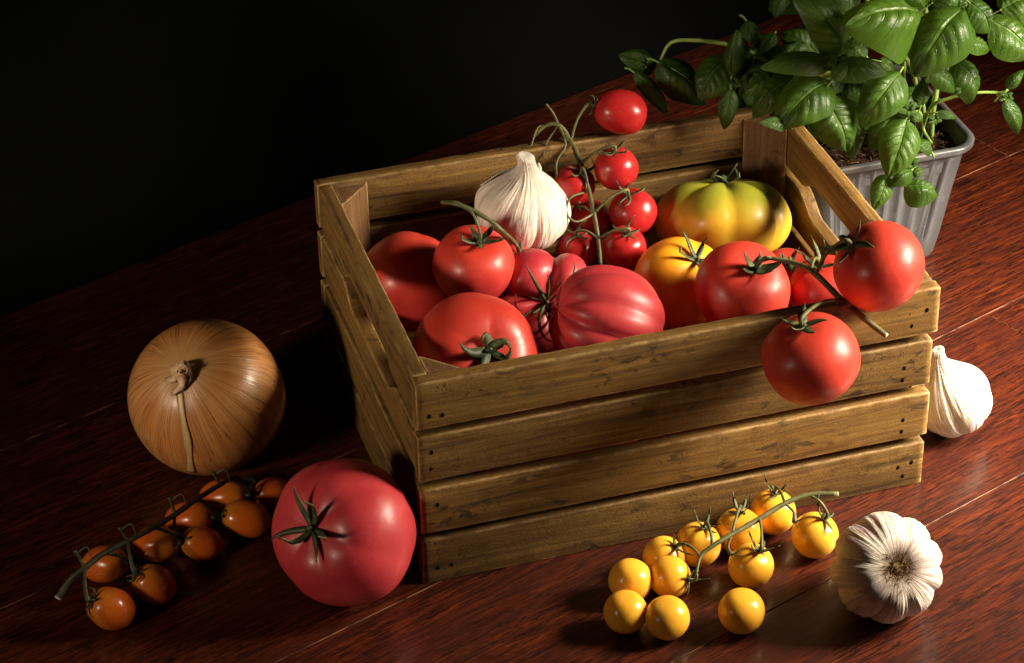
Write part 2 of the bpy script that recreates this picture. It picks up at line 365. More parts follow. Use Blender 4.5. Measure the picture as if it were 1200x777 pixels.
# ------------------------------------------------------------------ crate
LX, LY, HZ = .34, .2591, .152
crate = empty('wooden_crate', (LX / 2, LY / 2, 0)); tag(crate, 'brown slatted wooden crate filled with tomatoes and a garlic bulb', 'crate')
CI = Vector((LX / 2, LY / 2, 0))
def slat(name, L, H, T, loc, rotz, seed, topcut=None, botcut=None, nail_holes=(), mat='wood'):
    N = 90; ox = seed * 1.37; b = .0011
    rings = []
    def cut(c, x):
        if not c: return 0
        x0, x1, dep, ed = c
        t = min(x - x0, x1 - x)
        if t <= 0: return 0
        t = min(1, t / ed); return dep * (3 * t * t - 2 * t ** 3)
    for i in range(N + 1):
        x = L * i / N; xe = min(x, L - x)
        zt = H - cut(topcut, x); zb = cut(botcut, x)
        e = b * (1 if xe > .001 else .5)
        prof = [(0, zb + e), (0, zb + (zt - zb) * .35), (0, zb + (zt - zb) * .7), (0, zt - e), (e * .3, zt - e * .3), (e, zt), (T / 2, zt), (T - e, zt), (T - e * .3, zt - e * .3), (T, zt - e), (T, zb + (zt - zb) * .5), (T, zb + e), (T - e * .3, zb + e * .3), (T - e, zb), (e, zb), (e * .3, zb + e * .3)]
        ring = []
        for j, (y, z) in enumerate(prof):
            p = Vector((x * 60 + ox, y * 160, z * 160 + ox))
            d = noise.noise(p) * .00035; q = Vector((x * 300 + ox, y * 700, z * 700))
            c_ = max(0, noise.noise(q) - .25) * .0014 if j in (3, 4, 5, 8, 9, 0, 15) else 0
            yy = y + (d if y > T / 2 else -d) ; zz = z + d
            if y < T / 2: yy += c_
            if z > H / 2: zz -= c_
            ring.append((x, yy, zz))
        if i in (0, N): ring = [(x, T / 2 + (p[1] - T / 2) * .93, (zt + zb) / 2 + (p[2] - (zt + zb) / 2) * .965) for p in ring]
        if i == 0: rings.append(ring)
        elif i == N: rings.append(ring)
        else: rings.append(ring)
    m = MB(); m.rings(rings); me = m.me(name)
    for p in me.polygons:
        if len(p.vertices) > 4: p.use_smooth = False
    o = link(name, me, M[mat], crate); o.matrix_local = Matrix.Translation(Vector(loc) - CI) @ Matrix.Rotation(rotz, 4, 'Z')
    for (nx, nz) in nail_holes:  # flat dark disc whose colour stands in for a hole's shade
        mm = MB(); r = .0012
        mm.rings([[(nx + r * math.cos(a), -.00012, nz + 1.4 * r * math.sin(a)) for a in [k * PI / 4 for k in range(8)]], [(nx + r * math.cos(a), .003, nz + r * math.sin(a)) for a in [k * PI / 4 for k in range(8)]]])
        mm.v = [Vector(v_) for v_ in mm.v]; me_ = mm.me('nail_hole_disc'); link('nail_hole_disc', me_, M['nail_hole_disc'], o)
    return o
SH = .0338; GAP = (HZ - 4 * SH) / 3; T = .0095
rc = random.Random(4)
for k in range(4):
    z = HZ - SH - k * (SH + GAP)
    nl = [(rc.uniform(.007, .010), rc.uniform(.009, .013)), (rc.uniform(.014, .019), rc.uniform(.008, .012)),
          (LX - rc.uniform(.008, .012), rc.uniform(.017, .021)), (LX - rc.uniform(.017, .021), rc.uniform(.015, .019)), (LX - rc.uniform(.015, .019), rc.uniform(.008, .011))]
    if k in (1, 2): nl = [nl[0], (nl[0][0] + .001, nl[0][1] + .012), nl[3], (nl[3][0] - .0005, nl[3][1] - .009)]
    hh = SH - .0005 if k else SH
    slat('slat', LX - rc.uniform(0, .0025) * (k > 0), hh, T, (0, (0, .0008, .0002, .0012)[k], z), rc.uniform(-.0015, .0015), k + 1, nail_holes=nl)
    slat('slat', LX, hh, T, (LX, LY, z), PI, k + 11)
    L = LY - 2 * T - .0008
    tc = (.055, .195, .0125, .028) if k == 1 else None; bc = (.062, .190, .009, .022) if k == 0 else None
    slat('slat', L, hh, T, ((.0006, .0012, .0004, .0015)[k], LY - T - .0004, z), -PI / 2, k + 21, tc, bc)
    slat('slat', L, hh, T, (LX - (.0006, .001, .0004, .0012)[k], T + .0004, z), PI / 2, k + 31, tc, bc)
# triangular corner posts
def post(x, y, sx, sy, seed):
    a = .023; c = Vector((x, y, 0)); zt = HZ - .0035
    m = MB(); prof = [(0, 0), (a, 0), (a - .0012, .0022), (.0022, a - .0012), (0, a)]
    rings = []
    for i in range(13):
        z = .004 + (zt - .004) * i / 12
        rr = [(x + sx * p[0], y + sy * p[1], z) for p in prof]
        if sx * sy < 0: rr = rr[::-1]
        rings.append(rr)
    m.rings(rings); me = m.me('corner_post', False); o = link('corner_post', me, M['post'], crate); o.location = -CI
    me.transform(Matrix.Translation((0, 0, 0)))
e_ = .0003
for (x, y, sx, sy) in ((T + e_ + .0016, T + e_ + .0012, 1, 1), (LX - T - e_ - .0012, T + e_ + .0012, -1, 1), (T + e_ + .0016, LY - T - e_, 1, -1), (LX - T - e_ - .0012, LY - T - e_, -1, -1)):
    post(x, y, sx, sy, 0)
for i in range(4):
    y = T + .003 + i * .0595
    m = MB(); m.box((T + .003, y, .005), (LX - T - .003, y + .0555, .0105)); o = link('bottom_board', m.me('bottom_board', False), M['wood'], crate); o.location = -CI

# ------------------------------------------------------------------ fruit
def fruit_shape(R, H=.82, ribs=0, depth=.0, dip=.13, bdip=.05, seed=0, egg=0.0, sx=1.0, soft=.5, bumpy=.02):
    rnd = random.Random(seed)
    if ribs:
        ws = [rnd.uniform(.6, 1.4) for _ in range(ribs)]; t = sum(ws); acc = [0]
        for w_ in ws: acc.append(acc[-1] + w_ / t * 2 * PI)
        dd = [rnd.uniform(.6, 1.2) for _ in range(ribs)]
    def rib(th):
        if not ribs: return 1
        th = th % (2 * PI)
        for i in range(ribs):
            if acc[i] <= th <= acc[i + 1] + 1e-9:
                t = (th - acc[i]) / (acc[i + 1] - acc[i]); return max(0, math.sin(PI * t)) ** soft
        return 1
    off = seed * 7.3
    def f(phi, th):
        k = rib(th); top = math.exp(-(phi / .42) ** 2); s = math.sin(phi)
        wgt = depth * (.35 + .65 * (.5 + .5 * math.cos(phi))) * min(1, s * 2.2)
        r = R * (max(s, 0) ** .92) * (1 - wgt * (1 - k))
        r *= 1 + egg * math.cos(phi)
        z = R * H * (math.cos(phi)) * (1 - .5 * wgt * (1 - k))
        z -= R * dip * top * (1 + .0 * k) ; z += R * bdip * math.exp(-((PI - phi) / .4) ** 2)
        if ribs: z -= R * depth * .35 * (1 - k) * math.exp(-((phi - .45) / .35) ** 2)
        n_ = noise.noise(Vector((math.cos(th) * s * 1.3 + off, math.sin(th) * s * 1.3, math.cos(phi) * 1.3)))
        r *= 1 + bumpy * 2 * n_
        return Vector((r * math.cos(th) * sx, r * math.sin(th), z))
    return f
def fruit_mesh(name, f, n=72, m=44):
    mb = MB(); rings = []
    for i in range(1, m):
        rings.append([f(PI * i / m, 2 * PI * j / n) for j in range(n)])
    mb.rings(rings[::-1], False, False)
    a = len(mb.v); mb.v.append(f(1e-4, 0) * 1); mb.v[-1].x = mb.v[-1].y = 0
    mb.v.append(f(PI - 1e-4, 0)); mb.v[-1].x = mb.v[-1].y = 0
    b = (m - 2) * n
    for j in range(n):
        mb.f.append((b + j, b + (j + 1) % n, a)); mb.f.append(((j + 1) % n, j, a + 1))
    return mb.me(name)
def calyx_mesh(f, R, n=5, length=.55, seed=0, lift=.25, width=.09, curl=1.0, stub=.18, sr=.0016):
    rnd = random.Random(seed * 13 + 5); m = MB()
    a0 = rnd.uniform(0, 6)
    for i in range(n):
        th = a0 + i * 2 * PI / n + rnd.uniform(-.38, .38); Ls = length * rnd.uniform(.6, 1.25); lf = lift * rnd.uniform(.3, 1.6)
        pts = []; nr = []; wd = []; N = 9; bend = rnd.uniform(-.6, .6) * curl
        for k in range(N + 1):
            t = k / N; phi = .04 + t * Ls * 1.15; thk = th + bend * t * t * .8
            p = f(phi, thk); q = f(phi + .05, thk); e = f(phi, thk + .05)
            nn = (q - p).cross(e - p); nn = nn.normalized() if nn.length > 0 else Vector((0, 0, 1))
            if nn.z < 0 and phi < 1: nn = -nn
            up = R * (lf * t ** 1.8 - .1 * lf * t ** 4 * curl)
            pts.append(p + nn * (R * .015 + .0004) + Vector((0, 0, 1)) * up); nr.append(nn)
            wd.append(R * width * (math.sin(PI * min(1, .25 + t * .72)) ** 1.0 * (1 - t * .35)) + .0002)
        # curl the tip back
        if rnd.random() < .6:
            for k in range(N - 2, N + 1):
                s_ = (k - N + 3) / 3; pts[k] += Vector((-math.cos(th), -math.sin(th), rnd.uniform(-.2, .9))) * R * .10 * s_ * curl
        m.blade(pts, nr, wd, max(.0003, R * .012))
    z0 = f(.01, 0).z
    m.tube([(0, 0, z0 - .0005), (0, 0, z0 + R * .05 + .0006), (R * .02, 0, z0 + R * stub), ], [sr * 2.2, sr * 1.5, sr], 8, 3, .3, seed)
    return m.me('calyx')
def tomato(center, R, ax, mat, name='tomato', parent=None, spin=0, cal=None, **kw):
    f = fruit_shape(R, **kw); o = link(name, fruit_mesh(name, f), M[mat], parent)
    frame(o, center, ax, spin); o['_r'] = R; del o['_r']
    if cal is not None:
        cm = cal.pop('mat', 'calyx'); link('calyx', calyx_mesh(f, R, seed=kw.get('seed', 0), **cal), M[cm], o)
    pole = Vector(center) + Vector(ax).normalized() * (f(.01, 0).z)
    return o, pole
def T_(label, px, py, r, z, ax, mat, group=None, **kw):
    p = at(px, py, 2, z); o, pole = tomato(p, rad(p, r), ax, mat, **kw); tag(o, label, 'tomato', group); return o
G1 = 'tomatoes piled in the crate'
T_('large red beefsteak tomato in the back left corner of the crate', 479, 330, 59, .100, axis(.15, .70, True), 'dark', G1, H=.98, ribs=7, depth=.035, soft=.9, seed=3, bdip=.10, bumpy=.008)
T_('large red tomato with dark green calyx in the front left corner of the crate', 556, 419, 77, .122, axis(.31, .17), 'red', G1, H=.82, seed=5, dip=.15, ribs=5, depth=.03, soft=1, bumpy=.008,
   cal=dict(n=5, length=.34, lift=.16, width=.085, curl=1.2, stub=.12, sr=.0016))
T_('deeply ribbed pink tomato with thin curling calyx left of the big pleated one', 638, 354, 67, .100, axis(.05, -.02), 'pink', G1, H=.75, ribs=6, depth=.44, soft=.5, seed=8, dip=.3, spin=.4,
   cal=dict(n=8, length=.66, lift=.85, width=.032, curl=2.0, stub=.15, sr=.0012))
T_('large glossy pleated pink tomato leaning on the front rail of the crate', 710, 377, 67, .128, axis(-.93, .25), 'pink', G1, H=1.04, ribs=8, depth=.16, soft=.6, seed=21, dip=.12, bumpy=.012, spin=.3)
T_('orange yellow tomato with a wilted calyx in front of the green one', 798, 333, 58, .100, axis(.37, .60), 'orange', G1, H=.88, ribs=5, depth=.05, soft=1, seed=9, spin=.5,
   cal=dict(n=6, length=.42, lift=.3, width=.055, curl=1.6, stub=.10, sr=.0012))
T_('broad green and yellow heirloom tomato by the back right corner post', 848, 257, 81, .098, axis(-.02, .99), 'green', G1, H=.66, ribs=6, depth=.15, soft=.65, seed=14, dip=.12, spin=2.5,
   cal=dict(n=6, length=.24, lift=.10, width=.06, curl=1.4, stub=.10, sr=.002))
# lower layer that carries the pile (seen through the gaps)
lows = [(.055, .060, .046), (.125, .055, .044), (.195, .060, .046), (.262, .062, .046), (.055, .135, .046), (.125, .140, .043), (.195, .135, .040), (.265, .140, .044), (.052, .205, .038), (.125, .205, .044), (.195, .208, .040), (.265, .205, .040)]
for i, (x, y, z) in enumerate(lows):
    if i in (4, 5, 6, 8, 9, 10): continue
    o, _ = tomato(Vector((x, y, z)), .033, Vector((.3 * math.sin(i * 2), .3 * math.cos(i * 3), 1)), ('red', 'dark')[i % 2], seed=40 + i, H=.85)
    lab = {0: 'red tomato in the bottom of the crate, leftmost behind the lower front slats', 1: 'red tomato in the bottom of the crate, second from left behind the front slats',
           2: 'red tomato in the bottom of the crate, third from left behind the front slats', 3: 'red tomato in the bottom of the crate, rightmost behind the lower front slats',
           7: 'red tomato low in the crate beside the right slats, below the green yellow one', 11: 'red tomato low in the crate by the back right corner post'}[i]
    tag(o, lab, 'tomato', 'tomatoes in the bottom layer of the crate')

def vine(name, label, main, radii, mat, tomatoes, extra=(), cat='tomato vine', group=None, cut=True):
    """main: list of world points; tomatoes: (center,R,axis,mat,kw,attach point, calyx kw)"""
    e = empty(name, main[len(main) // 2]); org = Vector(main[len(main) // 2]); tag(e, label, cat, group)
    m = MB(); m.tube([Vector(p) - org for p in main], radii, 9, 5, .25, 1)
    for i, (pts, rr) in enumerate(extra): m.tube([Vector(p) - org for p in pts], rr, 7, 4, .25, i + 3)
    for i, (c, R, ax, tm, kw, att, cal) in enumerate(tomatoes):
        if cal is not None: cal = dict(cal); cal.setdefault('mat', mat if mat != 'vine' else 'calyx')
        o, pole = tomato(Vector(c) - org, R, ax, tm, parent=e, cal=cal, seed=60 + i * 3 + len(label), **kw)
        if att is not None:
            a = Vector(att) - org; axn = Vector(ax).normalized(); kn = pole + axn * min(R * .35, .007)
            mid = (a + kn) / 2 + axn * R * .10 + Vector((0, 0, .0015))
            r0 = radii[0] if not isinstance(radii, list) else sum(radii) / len(radii)
            m.tube([a, mid, kn, pole], [r0 * .75, r0 * .6, r0 * .85, r0 * .6], 7, 4, .2, i)
    st = link('stem', m.me('stem'), M[mat], e)
    if cut:
        a = Vector(main[-1]) - org; b = Vector(main[-2]) - org; d = (a - b).normalized(); r = radii[-1] if isinstance(radii, list) else radii
        mc = MB(); mc.tube([a - d * .0003, a + d * .0009], [r * 1.02, r * .85], 9, 1); link('cut_end', mc.me('cut_end'), M['cut'], st)
    return e
# --- short vine: round tomato + small one on top of the pile
c2 = at(555, 310, 2, .130); R2 = rad(c2, 48); c3 = at(604, 313, 2, .112); R3 = rad(c3, 27)
def near(px, py, ref, dz=0.0):
    """point seen at px,py at the depth of ref (moved dz towards the camera)"""
    d = (Vector(ref) - CC).dot(CD) - dz; v = CD + CR * ((px - 600) / CF) + CU * ((388.5 - py) / CF); return CC + v * d
a2 = axis(.17, .66)
top2 = c2 + a2 * R2 * .8
main = [near(518, 237, top2, -.01), near(532, 238, top2, .002), near(550, 245, top2, .004), near(572, 257, top2, .004), near(590, 272, top2, .0), near(603, 284, c3, .018), near(610, 296, c3, .022)]
vine('tomato_vine', 'pair of red tomatoes on a short vine lying in front of the garlic', main, [.0016, .0020, .0019, .0019, .0017, .0015, .0013], 'vine',
     [(c2, R2, a2, 'red', dict(H=.9, dip=.12), near(548, 244, top2, .004), dict(n=5, length=.45, lift=.35, width=.09, curl=1, stub=.1)),
      (c3, R3, axis(.15, .45), 'red', dict(H=.92), near(600, 282, c3, .018), dict(n=5, length=.6, lift=.5, width=.10, curl=1.5, stub=.1, sr=.0012))])
# --- long vine at the right front corner
cA = at(870, 338, 2, .128); RA = rad(cA, 57); cB1 = at(922, 328, 2, .106); RB1 = rad(cB1, 38); cB2 = at(966, 338, 2, .118); RB2 = rad(cB2, 42)
cC = at(1030, 312, 2, .176); RC = rad(cC, 54.5); cD = at(950, 420, 1, -.031); RD = rad(cD, 57.5)
sA = cA + axis(.27, .5) * RA * .85
J = near(986, 351, (.27, .02, .165))
main = [near(884, 309, sA, .004), near(903, 303, sA, .007), near(925, 307, sA, .010), near(945, 314, sA, .018), near(960, 325, J, .0), J, near(1005, 367, J, .008), near(1024, 382, J, .010), near(1038, 393, J, .012)]
tA = near(940, 312, sA, .016)
vine('tomato_vine', 'long vine with five red tomatoes hanging over the front right corner of the crate', main, [.0013, .0016, .0018, .0022, .0023, .0024, .0023, .0023, .0021], 'vine',
     [(cA, RA, axis(.25, .48), 'red', dict(H=.86, dip=.1), near(903, 303, sA, .007), dict(n=5, length=.36, lift=.5, width=.10, curl=.5, stub=.15)),
      (cB1, RB1, axis(.0, .5), 'red', dict(H=.9), near(925, 307, sA, .010), dict(n=5, length=.4, lift=.6, width=.09, curl=.6, stub=.15)),
      (cB2, RB2, axis(-.25, .75), 'red', dict(H=.9), near(950, 318, sA, .016), dict(n=5, length=.45, lift=.7, width=.09, curl=.6, stub=.15)),
      (cC, RC, axis(-.72, .50), 'orange_red', dict(H=.92, dip=.08), near(957, 318, J, 0), dict(n=5, length=.62, lift=.3, width=.10, curl=.4, stub=.15)),
      (cD, RD, axis(-.24, .80), 'orange_red', dict(H=.90, dip=.1), J, dict(n=5, length=.55, lift=.28, width=.10, curl=.4, stub=.15))])
# --- cherry vine leaning over the back rail
def cy(px, py, r, y): p = at(px, py, 1, y); return p, rad(p, r)
cherry = []
ml = [(626, 160, .262), (640, 147, .262), (655, 147, .258), (669, 165, .250), (680, 192, .232), (689, 220, .216), (696, 250, .198), (701, 280, .182), (704, 312, .168)]
main = [at(x, y, 1, yy) for x, y, yy in ml]
def mp(i): return main[i]
cal = dict(n=5, length=.75, lift=.55, width=.07, curl=1.6, stub=.1, sr=.0010)
for (px, py, r, y, ax, kw, i, c_) in [(727, 131, 26.5, .254, axis(-.95, .2), dict(H=1.22, egg=-.06, dip=.04), 3, cal), (722, 197, 26, .222, axis(-.1, .75), dict(H=.95, dip=.06), 4, cal),
                                      (742, 248, 28, .203, axis(-.25, .70), dict(H=.95, dip=.06), 6, cal), (731, 291, 27, .180, axis(.15, .65), dict(H=.95, dip=.06), 7, cal),
                                      (676, 294, 24, .196, axis(.0, .75), dict(H=.95, dip=.06), 7, cal), (691, 258, 25, .224, axis(-.5, .5), dict(H=.95), 6, None), (673, 216, 25, .230, axis(.3, .6), dict(H=.95), 5, cal)]:
    p, R = cy(px, py, r, y); cherry.append((p, R, ax, 'cherry', kw, mp(i), c_))
p0 = main
ex = [([main[2], near(648, 132, main[2], .0), near(640, 122, main[2], .004)], .0009), ([main[2], near(663, 170, main[2], .01), near(652, 190, main[2], .012), near(655, 215, main[2], .012), near(668, 228, main[2], .010)], [.0011, .0010, .0010, .0010, .0012]),
      ([main[6], near(676, 260, main[6], .01), near(664, 250, main[6], .012), near(668, 232, main[6], .012), near(684, 226, main[6], .006)], .0010),
      ([main[2], near(642, 165, main[2], .002), near(636, 185, main[2], .002)], .0009), ([near(668, 228, main[2], .010), near(680, 238, main[2], .012)], .0009),
      ([main[1], near(630, 150, main[1], .0), near(622, 172, main[1], .003)], .0008)]
vine('cherry_tomato_vine', 'vine of small dark red cherry tomatoes climbing over the back rail of the crate', main, [.0012, .0016, .0019, .0021, .0020, .0019, .0018, .0017, .0015], 'vine', cherry, ex)

# ------------------------------------------------------------------ things on the floor: tomatoes
p, R = rest(403, 624, 90, .94)
o, _ = tomato(p, R, axis(-.50, .13), 'pink', H=.86, ribs=6, depth=.045, soft=1.0, seed=11, dip=.15, sx=.96, spin=1.1, cal=dict(n=6, length=.42, lift=.35, width=.045, curl=.9, stub=.12, sr=.0018))
tag(o, 'large pink red tomato with star shaped calyx on the floor at the crate corner', 'tomato')
# yellow cherry vine
ys = [(778, 653, 25), (818, 638, 27), (866, 622, 27.5), (906, 600, 27), (955, 627, 27.5), (880, 663, 27), (785, 676, 25)]
yax = [axis(.55, .55), axis(.25, .8), axis(.0, .85), axis(.05, .85), axis(.35, .75), axis(.3, .7), axis(.85, -.1)]
mlist = [(816, 673, .020), (821, 652, .026), (835, 640, .030), (858, 626, .033), (890, 608, .036), (920, 590, .040), (948, 580, .042), (981, 579, .043)]
main = [at(x, y, 2, z) for x, y, z in mlist]
at_i = [1, 2, 3, 5, 6, 4, 0]; tl = []
yc = dict(n=5, length=.62, lift=.75, width=.085, curl=.6, stub=.12, sr=.0010)
for (x, y, r), a_, i in zip(ys, yax, at_i):
    p, R = rest(x, y, r); tl.append((p, R, a_, 'yellow', dict(H=.97, dip=.05, bumpy=.01), main[i], yc))
def star(pt, ax, seed, mat='calyx'):
    return pt, ax, seed
ex = [([main[3], near(853, 640, main[3], .002), near(857, 650, main[3], .004)], [.0011, .0011, .0022]), ([main[5], near(930, 600, main[5], .003), near(931, 612, main[5], .006)], [.0011, .0012, .0024]),
      ([near(857, 650, main[3], .004), near(868, 645, main[3], .010)], [.0006, .0002]), ([near(857, 650, main[3], .004), near(873, 652, main[3], .008)], [.0006, .0002]), ([near(857, 650, main[3], .004), near(862, 658, main[3], .010)], [.0007, .0002]),
      ([near(931, 612, main[5], .006), near(950, 604, main[5], .010)], [.0006, .0002]), ([near(931, 612, main[5], .006), near(937, 620, main[5], .010)], [.0007, .0002])]
vine('cherry_tomato_vine', 'green vine with seven yellow cherry tomatoes on the floor in front of the crate', main, [.0010, .0014, .0017, .0018, .0020, .0021, .0021, .0019], 'vine', tl, ex)
for (x, y, r, lab) in [(739, 680, 26, 'loose yellow cherry tomato farthest left at the back of the loose ones'), (733, 717, 26, 'loose yellow cherry tomato at the front left, under the farthest left one'),
                       (782, 724, 26.5, 'loose yellow cherry tomato in front of the vine end, right of the front left one'), (869, 716, 27.5, 'lone yellow cherry tomato standing apart near the root side garlic')]:
    p, R = rest(x, y, r, .98); o, _ = tomato(p, R, axis(random.Random(x).uniform(-.5, .5), -.8, True) * -1, 'yellow', H=.97, dip=.05, seed=x, bumpy=.01); tag(o, lab, 'cherry tomato', 'loose yellow cherry tomatoes')
# orange plum vine at the left
ol = [(130, 713, 27, axis(-.6, .35), 1.1), (180, 685, 25, axis(-.55, .5), 1.12), (124, 661, 24, axis(.85, .1), 1.2), (183, 638, 23, axis(.9, .1), 1.25), (236, 637, 22, axis(-.8, .25), 1.15),
      (222, 608, 22, axis(.9, .1), 1.35), (288, 608, 24, axis(-.9, .2), 1.2), (262, 582, 22, axis(.9, .1), 1.35), (318, 577, 19, axis(-.9, -.1), 1.1)]
mlist = [(300, 562, .028), (275, 560, .034), (258, 568, .037), (232, 584, .038), (205, 603, .038), (180, 618, .038), (150, 634, .037), (122, 648, .036), (100, 665, .033), (82, 680, .028), (68, 700, .020)]
main = [at(x, y, 2, z) for x, y, z in mlist]
at_i = [8, 6, 7, 5, 4, 3, 3, 1, 0]; tl = []
oc = dict(n=5, length=.6, lift=.5, width=.07, curl=1.6, stub=.1, sr=.0011)
for (x, y, r, a_, H), i in zip(ol, at_i):
    p, R = rest(x, y, r * .93); tl.append((p, R, a_, 'plum', dict(H=H * 1.12, dip=.05, bdip=0, egg=-.05), main[i], oc if a_.dot(CR) < 0 else None))
ex = []
for i, (dx, dy) in ((2, (-8, -14)), (4, (-6, -20)), (6, (-10, -16)), (8, (-12, -20))):
    ex.append(([main[i], near(mlist[i][0] + dx * .6, mlist[i][1] + dy * .6, main[i], .003), near(mlist[i][0] + dx, mlist[i][1] + dy, main[i], .005)], [.0013, .0012, .0017]))
    ex.append(([near(mlist[i][0] + dx * .8, mlist[i][1] + dy * .8, main[i], .004), near(mlist[i][0] + dx + 14, mlist[i][1] + dy - 4, main[i], .006), near(mlist[i][0] + dx + 20, mlist[i][1] + dy + 12, main[i], .004)], [.0008, .0006, .0003]))
vine('plum_tomato_vine', 'dark vine of nine small orange plum tomatoes on the floor left of the crate', main, [.0014, .0018, .0019, .0021, .0021, .0022, .0022, .0023, .0024, .0024, .0026], 'vine_dark', tl, ex)

# ------------------------------------------------------------------ onion
p, R = rest(242, 465, 92, .97)
f0 = fruit_shape(R, H=.96, dip=-.03, bdip=.02, seed=2, bumpy=.008)
on = link('onion', fruit_mesh('onion', f0, 96, 56), M['onion']); frame(on, p, axis(-.20, .40), .4)
tag(on, 'large golden brown onion with a dry papery tip on the dark floor', 'onion')
rn = random.Random(3); m = MB(); zt = R * .97
rings = []
NK = 56; rag = [rn.uniform(-.0016, .0022) for _ in range(NK)]
def nring(t, k_):
    rr = (.0105 - .0070 * min(1, t * 2.2) + .0012 * max(0, t - .5)) * k_; out = []
    for k in range(NK):
        a = 2 * PI * k / NK; q = rr * (1 + .16 * math.sin(5 * a + t * 2) + .13 * math.sin(9 * a + 2 * t) + .10 * math.sin(17 * a - t * 3))
        out.append((q * math.cos(a) + .0035 * t * t, q * .8 * math.sin(a) - .006 * t * t, zt - .003 + t * .0125 + rag[k] * max(0, t - .6) * 2.5))
    return out
m.rings([nring(i / 9, 1) for i in range(10)] + [nring(1 - i / 6, .84) for i in range(1, 5)], False, True)
link('dry_neck', m.me('dry_neck'), M['paper'], on)
def local_dir(o, v): return (o.matrix_local.to_3x3().inverted() @ Vector(v)).normalized()
dn = local_dir(on, axis(.05, -.9)); th0 = math.atan2(dn.y, dn.x)
for q in range(3):
    m = MB(); th = th0 + (-.6, .0, .5)[q]; pts = []; nr = []; wd = []
    for k in range(8):
        t = k / 7; s = .004 + t * (.016 if q == 1 else .010); pts.append(Vector((s * math.cos(th + .3 * math.sin(t * 4)), s * math.sin(th + .3 * math.sin(t * 4)), zt + .006 * (1 - t) ** 2 + (.004 + .0015 * q) * (1 - t * 1.05) + .001 * math.sin(9 * t)))); nr.append(Vector((math.cos(th) * .3, math.sin(th) * .3, 1)).normalized()); wd.append(.0028 * math.sin(PI * (.2 + .7 * t)) + .0003)
    m.blade(pts, nr, wd, .0004); link('dry_flap', m.me('dry_flap'), M['paper'], on)
m = MB(); rings = []
for k in range(31):
    phi = .16 + 1.5 * k / 30; w_ = (.058 + .012 * math.sin(k * .5)) * (1 if phi > .5 else .4 + phi); th = th0 + .10 * math.sin(k * .12) ; s_ = max(.25, math.sin(phi))
    a = w_ / s_ * .9; rings.append([f0(phi, th - a) * 1.001, f0(phi, th - a * .3) * 1.004, f0(phi, th + a * .3) * 1.004, f0(phi, th + a) * 1.001, f0(phi, th) * .995])
m.rings(rings); link('peeling_strip', m.me('peeling_strip'), M['strip'], on)

